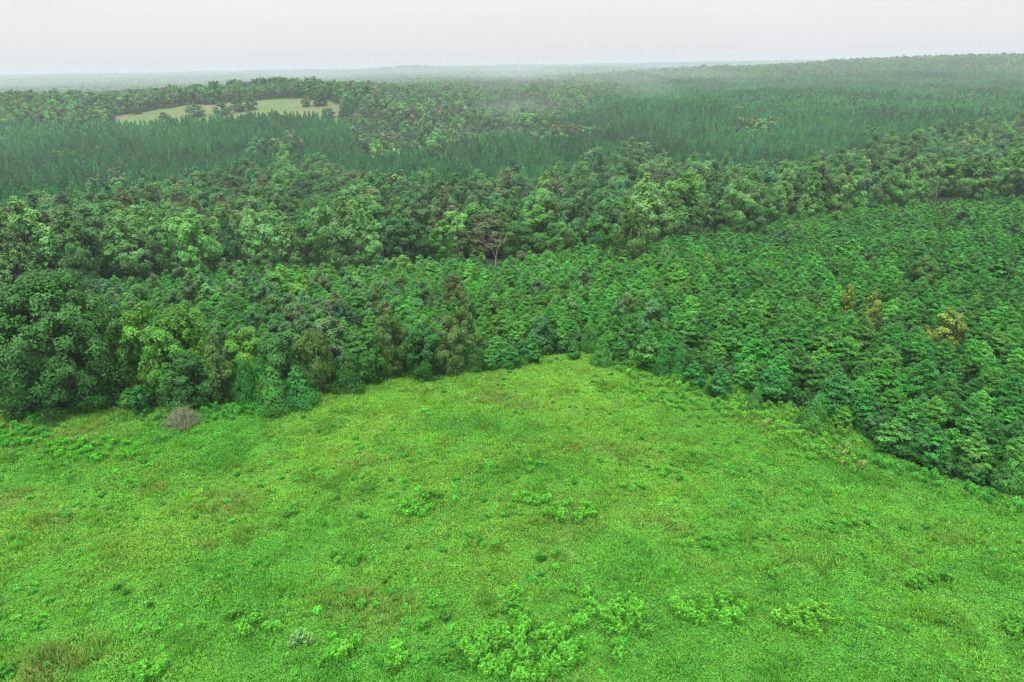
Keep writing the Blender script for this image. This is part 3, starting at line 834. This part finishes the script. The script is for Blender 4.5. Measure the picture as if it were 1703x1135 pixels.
# far deciduous woods
R1 = fan_points(430, 1750, 9.8, 0.9, -150, 1900)
u = UX(R1[:, 0], R1[:, 1])
R1 = R1[(R1[:, 1] > y2(u) + 1) & (R1[:, 1] > yd(u)) & ~in_pasture(u, R1[:, 1])]
R1 = np.concatenate([R1, Qd])
n = len(R1); sc = rng.uniform(0.6, 1.25, n)
small = fbm(R1[:, 0], R1[:, 1], 0.006) > 0.12
sc = np.where(small & (R1[:, 1] < 1100), sc*0.68, sc)*np.clip(1.2 - R1[:, 1]/2400, 0.62, 1)
a, b, c, d = pack(np.arange(n), R1, sc*rng.uniform(0.85, 1.2, n), sc, dec_tint(R1[:, 0], R1[:, 1], n))
scatter('far_woods', 'far', a, b, c, d, 'mixed broadleaf woods on the hazy middle hills')
V1 = np.concatenate([fan_points(1750, 3200, 17, 0.8, -250, 1950), fan_points(3200, 5200, 30, 0.8, -200, 1900), fan_points(5200, 9000, 55, 0.8, -150, 1850)])
n = len(V1); sc = rng.uniform(0.7, 1.15, n); k = np.where(V1[:, 1] > 5200, 3.4, np.where(V1[:, 1] > 3200, 2.2, 1.3))
a, b, c, d = pack(np.arange(n), V1, sc*k, sc*np.sqrt(k)*0.85, dec_tint(V1[:, 0], V1[:, 1], n))
scatter('distant_forest', 'vfar', a, b, c, d, 'unbroken distant forest fading into the haze')

# trees on and around the far pasture
for (u, v, h, w, lab, c) in [
    (225, 172, 9, 24, 'reddish brown small tree at the left tip of the far pasture', 'brown'),
    (270, 183, 7, 20, 'little dark round tree on the lower rim of the far pasture', 'maroon'),
    (322, 170, 12, 40, 'round green tree on the lower rim of the far pasture', 'mid'),
    (368, 167, 12, 40, 'pale green tree left of the dark pair on the far pasture', 'mid'),
    (395, 160, 13, 30, 'left tree of the dark pair in the far pasture', 'dark'),
    (416, 158, 13, 26, 'right tree of the dark pair in the far pasture', 'dark'),
    (507, 157, 10, 20, 'light green tree left of the big round one on the far pasture', 'mid'),
    (529, 147, 15, 36, 'big round dark tree standing at the right end of far pasture', 'dark'),
    (565, 146, 14, 26, 'green round tree right of the big dark one on far pasture', 'mid'),
    (545, 176, 9, 28, 'low brownish tree below the big round one on far pasture', 'brown'),
    (568, 179, 8, 18, 'small dark tree at the lower right of far pasture', 'dark')]:
    hero('broadleaf_tree', 'broad', u, v + 4, lab, 'tree', G[c], h=h*0.85, width=w*0.72)

# ------------------------------------------------------------------ meadow cover
def blade_patch(kind, R, n, L, Wd, hmax, seed, upright, flowers=0):
    r = np.random.default_rng(seed)
    k = 14
    cc = r.uniform(-R, R, (k, 2)); ch = r.uniform(0.4, 1.0, k)
    pk = r.integers(0, k, n)
    xy = cc[pk] + r.normal(0, R*0.2, (n, 2))
    z = hmax*ch[pk]*r.uniform(0.15, 1, n)
    P = np.stack([xy[:, 0], xy[:, 1], z], -1)
    o = np.concatenate([(xy - cc[pk])/R*2.0, np.zeros((n, 1))], 1)
    D = unit(o + UP*upright + r.normal(size=(n, 3))*0.5)
    Nn = unit(np.cross(D, r.normal(size=(n, 3)))); Nn = np.where(Nn[:, 2:3] < 0, -Nn, Nn)
    Nn = unit(Nn + UP*0.5)
    LL = L*r.uniform(0.6, 1.4, n)
    v, f = leaf_quads(P, Nn, LL, LL*Wd, D, r)
    tone = tone_for(n, None, 0.13, r)
    if flowers:
        fl = r.choice(n, flowers, replace=False)
        for q in fl:
            v[4*q:4*q+4, 2] += 0.12
            c = v[4*q:4*q+4].mean(0); v[4*q:4*q+4] = c + (v[4*q:4*q+4]-c)*0.6
            tone[4*q:4*q+4] = np.array([2.0, 1.3, 3.0])*r.uniform(0.7, 1.1)
    finish(kind, (v, f, tone), None, M_GRASS)
for i in range(3): blade_patch('sward', 1.0, 200, 0.20, 0.42, 0.16, 200+i, 0.7)
for i in range(3): blade_patch('sward', 1.0, 200, 0.18, 0.62, 0.18, 210+i, 0.4, flowers=4)
for i in range(3): blade_patch('sward', 0.9, 170, 0.34, 0.22, 0.30, 220+i, 1.4)
def weed_mesh(kind, R, h, stems, per, L, seed, spread=0.5, lean=0.35):
    r = np.random.default_rng(seed)
    P, D, T, segs = [], [], [], []
    for s in range(stems):
        a = r.uniform(0, 6.28); q = math.sqrt(r.uniform(0, 1))*R*0.62
        b = np.array([math.cos(a)*q, math.sin(a)*q, 0]); hh = h*r.uniform(0.65, 1.05)*(1-0.35*(q/R))
        tip = b + np.array([math.cos(a), math.sin(a), 0])*q*lean + UP*hh
        segs.append((tuple(b - UP*0.1), tuple(tip), 0.012, 0.006))
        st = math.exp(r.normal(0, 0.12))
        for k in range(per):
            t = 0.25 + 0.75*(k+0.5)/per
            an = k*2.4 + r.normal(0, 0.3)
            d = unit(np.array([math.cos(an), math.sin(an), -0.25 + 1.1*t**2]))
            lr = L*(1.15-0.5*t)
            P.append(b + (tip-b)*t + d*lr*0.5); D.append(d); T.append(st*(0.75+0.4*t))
    P = np.array(P); D = np.array(D); T = np.array(T)[:, None]; n = len(P)
    Nn = unit(UP + r.normal(size=(n, 3))*0.3 - D*D[:, 2:3]*0.9)
    LL = L*r.uniform(0.75, 1.25, n)
    v, f = leaf_quads(P, Nn, LL, LL*0.52, D, r)
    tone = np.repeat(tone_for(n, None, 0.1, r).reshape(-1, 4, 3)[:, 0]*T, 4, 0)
    finish(kind, (v, f, tone), tubes(segs, 3), M_GRASS, bark=M_STEM, leafname='leaves')
M_STEM = noise_mat('green_stems', [(0.06, 0.12, 0.03), (0.10, 0.16, 0.05)], 4.0)
for i in range(5): weed_mesh('weed', 0.60, 0.95, 20, 20, 0.22, 240+i)
for i in range(4): weed_mesh('tallweed', 0.55, 1.25, 12, 16, 0.24, 250+i)

P = []
for j, y in enumerate(np.arange(22, 122, 0.80)):
    x = np.arange(XU(-330, y), XU(2030, y), 0.92) + (j % 2)*0.46
    P.append(np.stack([x, np.full(len(x), y)], -1))
P = np.concatenate(P); P = P + rng.normal(0, 0.22, P.shape)
u = UX(P[:, 0], P[:, 1]); P = P[P[:, 1] < edge_y(u) + np.interp(u, [900, 1050, 1420, 1500], [1.2, 6.7, 6.7, 1.5])]; u = UX(P[:, 0], P[:, 1])
n = len(P)
f1 = fbm(P[:, 0], P[:, 1], 0.045); f2 = fbm(P[:, 0] + 90, P[:, 1]*1.6 - 40, 0.11); f3 = fbm(P[:, 0] - 50, P[:, 1] + 200, 0.4)
c_green = np.array([0.100, 0.350, 0.036]); c_yel = np.array([0.190, 0.420, 0.048]); c_dark = np.array([0.050, 0.240, 0.026]); c_ol = np.array([0.190, 0.300, 0.065])
gy = np.clip((P[:, 1]-48)/50, 0, 1)
wy = np.clip(0.22 + 0.45*gy + 0.9*f1 + 0.45*f3, 0, 1)[:, None]
wo = np.clip((f2*1.3 - 0.45) + 0.25*f1 + 0.2*(gy-0.3), 0, 0.75)[:, None]
wd = np.clip(-f2*0.9 - 0.25 + 0.8*f3, 0, 0.6)[:, None]
tint = c_green*(1-wy) + c_yel*wy
tint = tint*(1-wo) + c_ol*wo
tint = tint*(1-wd) + c_dark*wd
tint = jitter(tint, 0.10)
pick = np.where(wo[:, 0] > 0.25, rng.integers(6, 9, n), np.where((f1 + rng.normal(0, 0.2, n)) < 0.02, rng.integers(3, 6, n), rng.integers(0, 3, n)))
pick = np.where(rng.uniform(size=n) < 0.12, rng.integers(6, 9, n), pick)
sz = rng.uniform(0.8, 1.25, n); hz = sz*np.exp(rng.normal(0, 0.3, n))*(1+0.9*np.clip(f3, -0.4, 1))
a, b, c, d = pack(np.arange(n), P, sz, hz, tint, 0.0)
scatter('grass', 'sward', a, b, c, d, 'bright green rough grass and clover covering the meadow', pick=pick)

# weeds one can count -------------------------------------------------
weeds = []            # (x, y, size, tint, label, group)
BR = np.array([0.108, 0.395, 0.034])
def patch(u, v, ru, rv, cnt, label, size=1.0, tint=BR, angle=0.0):
    pts = []
    tries = 0
    while len(pts) < cnt and tries < cnt*60:
        tries += 1
        a = random.uniform(0, 6.28); q = math.sqrt(random.random())
        du, dv = math.cos(a)*q*ru, math.sin(a)*q*rv + math.cos(a)*q*ru*angle
        if any((du-e)**2 + ((dv-f)*1.6)**2 < (15*size)**2 for e, f in pts): continue
        pts.append((du, dv))
    for du, dv in pts:
        g = ground_at(u+du, v+dv)
        if g: weeds.append((*g, size*random.uniform(0.9, 1.35), tint, label, label))
patch(868, 1092, 105, 46, 34, 'leafy bright green weed in the largest patch, bottom centre of the meadow', 1.1)
patch(1010, 1030, 52, 30, 14, 'leafy bright green weed in the round patch right above the largest one', 1.1)
patch(1175, 1024, 64, 25, 16, 'leafy bright green weed in the long patch, third from bottom centre', 1.0)
patch(1345, 1035, 58, 24, 14, 'yellowish green weed in the loose patch toward lower right', 0.95, BR*np.array([1.15, 0.95, 1]))
patch(952, 856, 40, 15, 10, 'bright weed in the middle patch of the meadow, right half', 0.95)
patch(885, 836, 30, 9, 6, 'bright weed in the short row left of the middle patch', 0.85)
patch(690, 850, 30, 13, 9, 'bright weed in the small patch left of the meadow centre', 0.85)
patch(725, 828, 30, 8, 4, 'darker weed strung above the small patch left of centre', 0.75, BR*0.8)
patch(888, 777, 22, 12, 4, 'small weed of the upper cluster in mid meadow', 0.75)
patch(655, 1100, 22, 16, 3, 'bright weed of the tight trio left of the largest patch', 1.15)
patch(567, 1086, 28, 14, 4, 'bright weed of the cluster second left of the largest patch', 1.05)
patch(432, 1050, 34, 12, 5, 'bright weed of the lower left cluster', 0.95)
patch(400, 1025, 30, 8, 4, 'darker weed of the row above the lower left cluster', 0.85, BR*0.8)
patch(580, 930, 36, 14, 5, 'weed of the loose cluster left of centre in the meadow', 0.8, BR*0.9)
patch(1115, 791, 26, 6, 4, 'yellow-green weed of the short row on upper right meadow', 0.75, angle=0.2)
patch(1050, 815, 26, 7, 4, 'weed of the row below the short yellow-green row', 0.75)
patch(1545, 972, 34, 12, 5, 'dark green weed of the cluster on the right slope', 0.9, BR*0.75)
patch(1690, 1048, 22, 14, 3, 'weed cluster member cut by the lower right picture edge', 1.0, BR*0.85)
patch(845, 1012, 16, 26, 4, 'weed of the upright pair of clumps above the largest patch', 0.95)
patch(158, 752, 80, 19, 28, 'vivid green broad weed in the wide patch below the huge tree', 0.9, np.array([0.10, 0.42, 0.030]))
patch(30, 728, 48, 20, 18, 'vivid green weed in the patch at the left picture edge', 0.9, np.array([0.09, 0.41, 0.035]))
patch(495, 1068, 20, 14, 3, 'pale dotted weed left of the second left cluster', 0.9, np.array([0.15, 0.36, 0.09]))
patch(240, 1122, 50, 12, 5, 'weed of the cluster at the lower left border', 0.95)
patch(1180, 905, 34, 10, 7, 'bright weed of the scattered patch right of the meadow middle', 0.7, BR*0.92)
patch(790, 905, 36, 10, 7, 'bright weed of the flat patch below the meadow centre', 0.7, BR*0.9)
patch(1400, 880, 34, 9, 6, 'weed of the faint patch on the right slope of the meadow', 0.65, BR*0.85)
patch(600, 1010, 40, 12, 6, 'weed of the faint patch above the second left cluster', 0.8, BR*0.88)
patch(1110, 670, 62, 8, 12, 'bright weed of the upper double row at right meadow edge', 0.62, angle=0.28)
patch(1345, 756, 36, 9, 7, 'bright weed of the short band near the right meadow edge', 0.7)
NAMED = [(868, 1092, 'the largest weed patch'), (1175, 1024, 'the long weed patch'), (1345, 1035, 'the loose lower right patch'), (952, 856, 'the middle weed patch'),
         (690, 850, 'the small patch left of centre'), (158, 752, 'the wide vivid weed patch'), (567, 1086, 'the second left cluster'), (1545, 972, 'the right slope cluster'),
         (432, 1050, 'the lower left cluster'), (1115, 791, 'the short yellow-green row'), (888, 777, 'the upper cluster in mid meadow')]
cnt = {}
def single(u, v, size, tint):
    g = ground_at(u, v)
    if not g: return
    nu, nv, nm = min(NAMED, key=lambda q: (q[0]-u)**2 + (1.5*(q[1]-v))**2)
    dx, dy = u-nu, v-nv
    side = ('above' if dy < 0 else 'below') if abs(dy)*1.4 > abs(dx) else ('left of' if dx < 0 else 'right of')
    key = (side, nm); cnt[key] = cnt.get(key, 0) + 1
    weeds.append((*g, size, tint, ('key', key, math.hypot(dx, dy)), 'lone weeds scattered over the meadow'))
for u, v, s in [(900, 932, .8), (925, 925, .7), (770, 1083, 1.0), (740, 1103, 1.0), (775, 1068, .8), (1075, 1055, 1.0), (1025, 1082, .9), (1030, 1100, .9), (950, 985, .8), (975, 990, .7), (195, 980, .8), (212, 988, .7),
                (12, 1122, .9), (490, 855, .8), (478, 860, .6), (1290, 940, .7), (1285, 960, .7), (530, 1108, .9), (180, 848, .5), (182, 858, .5), (325, 862, .5), (812, 862, .6), (1256, 897, .6), (1235, 855, .5),
                (955, 805, .6), (800, 780, .6), (650, 800, .5), (600, 860, .7), (840, 860, .6), (1190, 780, .5), (1015, 690, .5), (870, 690, .5), (857, 688, .5), (915, 660, .5), (945, 715, .6), (1045, 718, .6), (1160, 712, .5),
                (1225, 738, .6), (1500, 880, .6), (1540, 880, .6), (1620, 900, .6), (720, 1010, .8), (705, 1045, .8), (640, 970, .6), (740, 1030, .8), (335, 1045, .7), (250, 1010, .6), (60, 1040, .6), (110, 900, .5), (1415, 960, .7),
                (1450, 1000, .7), (1470, 1060, .7), (1600, 1010, .7), (1650, 960, .7), (1200, 1110, .8), (1440, 1110, .8), (1560, 1100, .8), (380, 905, .5), (450, 940, .5), (1000, 930, .6), (1100, 900, .6), (585, 738, .5), (570, 742, .4), (235, 770, .5),
                (365, 640 + 60, .5), (800, 640, .4), (690, 655, .4), (1290, 700, .5)]:
    single(u, v, 1.15*s*random.uniform(0.85, 1.15), BR*random.uniform(0.62, 0.95))
ranks = {}
for w in weeds:
    if isinstance(w[4], tuple): ranks.setdefault(w[4][1], []).append(w[4][2])
for vv in ranks.values(): vv.sort()
ORD = ['nearest', 'second nearest', 'third nearest', 'fourth nearest', 'fifth nearest', 'sixth nearest', 'seventh nearest', 'eighth nearest', 'ninth nearest', 'tenth nearest', 'eleventh nearest', 'twelfth nearest', 'thirteenth nearest']
for x, y, s, t, lab, g in weeds[:300]:
    if isinstance(lab, tuple):
        k = ranks[lab[1]].index(lab[2]); side, nm = lab[1]
        lab = 'lone leafy weed, %s one %s %s' % (ORD[min(k, 12)], side, nm)
    t = np.array(t)*math.exp(random.gauss(0, 0.08))
    z = float(zg(x, y))
    root = bpy.data.objects.new('weed_plant', None); COL.objects.link(root)
    root.location = (x, y, z); root.rotation_euler = (0, 0, random.uniform(0, 6.28)); root.scale = (s, s, s)
    root['label'] = lab; root['category'] = 'weed'; root['group'] = g
    lv, st, _ = PROTO['weed'][random.randrange(5)]
    part('leaves', lv, root, t); part('stems', st, root)

# tall weeds along the wood's edge and smaller low growth: a fringe nobody could count
TW = []
def fringe(u0, u1, d0, d1, dens, tint, smin=0.6, smax=1.1):
    """plants between d0 and d1 metres in front of the wood's edge"""
    ya = float(edge_y((u0+u1)/2)); area = abs(XU(u1, ya)-XU(u0, ya))*(d1-d0)
    for _ in range(int(area*dens)):
        uu = random.uniform(u0, u1); yy = float(edge_y(uu)) - random.uniform(d0, d1)
        x = float(XU(uu, yy)); TW.append((x, yy, random.uniform(smin, smax), np.array(tint)*np.array([1, 1.35, 1])*math.exp(random.gauss(0, 0.13))))
vg, yg, pg = (0.075, 0.28, 0.045), (0.15, 0.30, 0.05), (0.25, 0.27, 0.09)
fringe(-250, 60, -1, 4, 0.9, vg); fringe(-250, 100, 4, 9, 0.35, vg, 0.4, 0.8)
fringe(200, 340, -1, 2.5, 0.7, (0.10, 0.25, 0.045), 0.4, 0.8)
fringe(330, 530, -0.5, 2.8, 1.3, vg, 0.6, 1.0); fringe(260, 420, 1.5, 4.5, 0.8, (0.09, 0.27, 0.045), 0.5, 0.9)
fringe(630, 705, -0.5, 1.2, 1.5, (0.10, 0.27, 0.05), 0.6, 0.9)
fringe(530, 860, -0.3, 0.6, 0.5, (0.12, 0.24, 0.05), 0.3, 0.6)
fringe(860, 940, -0.5, 2.0, 1.2, yg, 0.5, 0.9); fringe(1010, 1060, -3, 2, 0.9, (0.10, 0.24, 0.045), 0.5, 0.9)
fringe(1040, 1240, -8.0, 4.0, 0.85, (0.12, 0.28, 0.045), 0.5, 1.0); fringe(1040, 1180, 4.5, 8.5, 0.35, (0.11, 0.29, 0.045), 0.45, 0.8)
fringe(1200, 1440, -7.5, 4.5, 0.85, yg, 0.5, 1.0); fringe(1230, 1440, 0, 4, 0.15, pg, 0.6, 1.0)
fringe(1420, 2000, -0.6, 1.3, 0.9, (0.08, 0.27, 0.045), 0.6, 1.05); fringe(1400, 1900, 1, 2.5, 0.3, (0.12, 0.28, 0.05), 0.4, 0.8)
TW = [t for t in TW if all((t[0]-x)**2+(t[1]-y)**2 > (r*0.5)**2 for x, y, r in heroes[:60])]
a = np.array([(t[0], t[1]) for t in TW]); s = np.array([t[2] for t in TW]); tt = np.array([t[3] for t in TW])
A, B_, C_, D2 = pack(np.arange(len(a)), a, s, s*rng.uniform(0.8, 1.3, len(s)), tt, 0.0)
scatter('tall_weeds', 'tallweed', A, B_, C_, D2, 'fringe of tall leafy weeds along the edge of the wood')
# low broadleaf tufts all over the meadow
n = 2600
uu = rng.uniform(-250, 1950, n); yy = rng.uniform(30, 118, n)
ok = yy < edge_y(uu) - 0.5; uu, yy = uu[ok], yy[ok]; xx = XU(uu, yy)
ff = fbm(xx, yy, 0.09) + rng.normal(0, 0.12, len(xx)); ok = ff > 0.02; xx, yy, ff = xx[ok], yy[ok], ff[ok]
s = rng.uniform(0.25, 0.62, len(xx)); a = np.stack([xx, yy], -1)
tt = jitter(np.repeat([[0.080, 0.36, 0.034]], len(a), 0), 0.2)
A, B_, C_, D2 = pack(np.arange(len(a)), a, s*1.3, s, tt, 0.0)
scatter('low_herbs', 'weed', A, B_, C_, D2, 'low leafy tufts sprinkled through the meadow grass')

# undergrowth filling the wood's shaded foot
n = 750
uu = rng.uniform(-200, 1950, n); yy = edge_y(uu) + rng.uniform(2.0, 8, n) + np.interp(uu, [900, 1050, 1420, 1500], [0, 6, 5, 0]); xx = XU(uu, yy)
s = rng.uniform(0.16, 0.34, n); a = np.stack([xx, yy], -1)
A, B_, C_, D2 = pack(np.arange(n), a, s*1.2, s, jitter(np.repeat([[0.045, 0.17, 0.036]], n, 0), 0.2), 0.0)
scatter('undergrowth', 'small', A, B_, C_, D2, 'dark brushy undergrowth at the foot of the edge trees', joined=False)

# thin wisps of mist rising from the woods
mm_ = bpy.data.materials.new('mist'); mm_.use_nodes = True
t = mm_.node_tree; t.nodes.clear()
ho = t.nodes.new('ShaderNodeOutputMaterial'); pm = t.nodes.new('ShaderNodeVolumePrincipled')
pm.inputs['Color'].default_value = (0.85, 0.93, 0.95, 1); pm.inputs['Density'].default_value = 0.0008
t.links.new(pm.outputs[0], ho.inputs['Volume'])
import bmesh
bm = bmesh.new(); bmesh.ops.create_icosphere(bm, subdivisions=3, radius=1.0)
mist_me = bpy.data.meshes.new('mist'); bm.to_mesh(mist_me); bm.free(); mist_me.materials.append(mm_)
for u, v, rx, ry, rz_ in [(1072, 185, 11, 16, 15), (1088, 178, 8, 14, 9), (1062, 172, 9, 12, 11), (868, 146, 30, 30, 11), (845, 152, 20, 25, 8), (890, 140, 18, 25, 9),
                          (1010, 148, 40, 40, 8), (1180, 140, 45, 40, 7), (860, 205, 14, 18, 9), (852, 213, 10, 12, 7)]:
    g = ground_at(u, v + 6)
    o = bpy.data.objects.new('mist', mist_me); COL.objects.link(o)
    o.location = (g[0], g[1], float(zg(*g)) + 14 + rz_*0.4); o.scale = (rx*2.8, ry*2.4, rz_*1.6); o.rotation_euler = (0, random.uniform(-0.3, 0.3), random.uniform(0, 3))
    o['kind'] = 'stuff'; o['label'] = 'thin wisp of mist hanging over the woods'

# grey brush heap
x, y = ground_at(305, 708)
segs = []
rr = random.Random(4)
for i in range(1300):
    a = rr.uniform(0, 6.28); q = math.sqrt(rr.random())*2.2
    p = Vector((math.cos(a)*q, math.sin(a)*q, rr.uniform(0.45, 1.0)*(1-(q/2.5)**2)*2.7))
    d = Vector((rr.gauss(0, 1), rr.gauss(0, 1), rr.gauss(0.35, 0.6))).normalized()*rr.uniform(0.3, 0.8)*(1.7 if rr.random() < 0.15 else 1)
    segs.append((tuple(p), tuple(p+d), rr.uniform(0.015, 0.04), 0.008))
o = bpy.data.objects.new('brush_heap', raw_mesh('brush_heap', *tubes(segs, 3), [M_GREYWOOD], True)); COL.objects.link(o)
o.location = (x, y, float(zg(x, y))); o['label'] = 'grey heap of dead leafless brush at the left meadow edge'; o['category'] = 'brush heap'

# ------------------------------------------------------------------ haze: the humid air over the whole place
me = bpy.data.meshes.new('haze')
x0, x1, y0, y1, z0, z1 = -15000, 15000, -400, 9600, -60, 96
me.from_pydata([(a, b, c) for c in (z0, z1) for b in (y0, y1) for a in (x0, x1)], [],
               [(0, 2, 3, 1), (4, 5, 7, 6), (0, 1, 5, 4), (2, 6, 7, 3), (0, 4, 6, 2), (1, 3, 7, 5)])
hm = bpy.data.materials.new('humid_air'); hm.use_nodes = True
t = hm.node_tree; t.nodes.clear()
ho = t.nodes.new('ShaderNodeOutputMaterial'); pv_ = t.nodes.new('ShaderNodeVolumePrincipled')
pv_.inputs['Color'].default_value = (0.73, 0.86, 0.92, 1); pv_.inputs['Density'].default_value = 0.00015
pv_.inputs['Anisotropy'].default_value = 0.1
t.links.new(pv_.outputs[0], ho.inputs['Volume'])
me.materials.append(hm)
o = bpy.data.objects.new('haze', me); COL.objects.link(o); o['kind'] = 'stuff'; o['label'] = 'pale humid haze over the whole valley'

# haze added to thicken the distance: a wide shallow lens, thin at its rim
bm = bmesh.new(); bmesh.ops.create_icosphere(bm, subdivisions=5, radius=1.0)
far_haze_me = bpy.data.meshes.new('added_far_haze'); bm.to_mesh(far_haze_me); bm.free()
bmat = bpy.data.materials.new('added_haze_air'); bmat.use_nodes = True
t = bmat.node_tree; t.nodes.clear()
ho = t.nodes.new('ShaderNodeOutputMaterial'); pb = t.nodes.new('ShaderNodeVolumePrincipled')
pb.inputs['Color'].default_value = (0.75, 0.87, 0.91, 1); pb.inputs['Density'].default_value = 0.00023
t.links.new(pb.outputs[0], ho.inputs['Volume']); far_haze_me.materials.append(bmat)
o = bpy.data.objects.new('added_far_haze', far_haze_me); COL.objects.link(o)
o.location = (0, 2350, 5); o.scale = (5500, 2030, 56); o['kind'] = 'stuff'; o['label'] = 'extra haze added over the far hills'
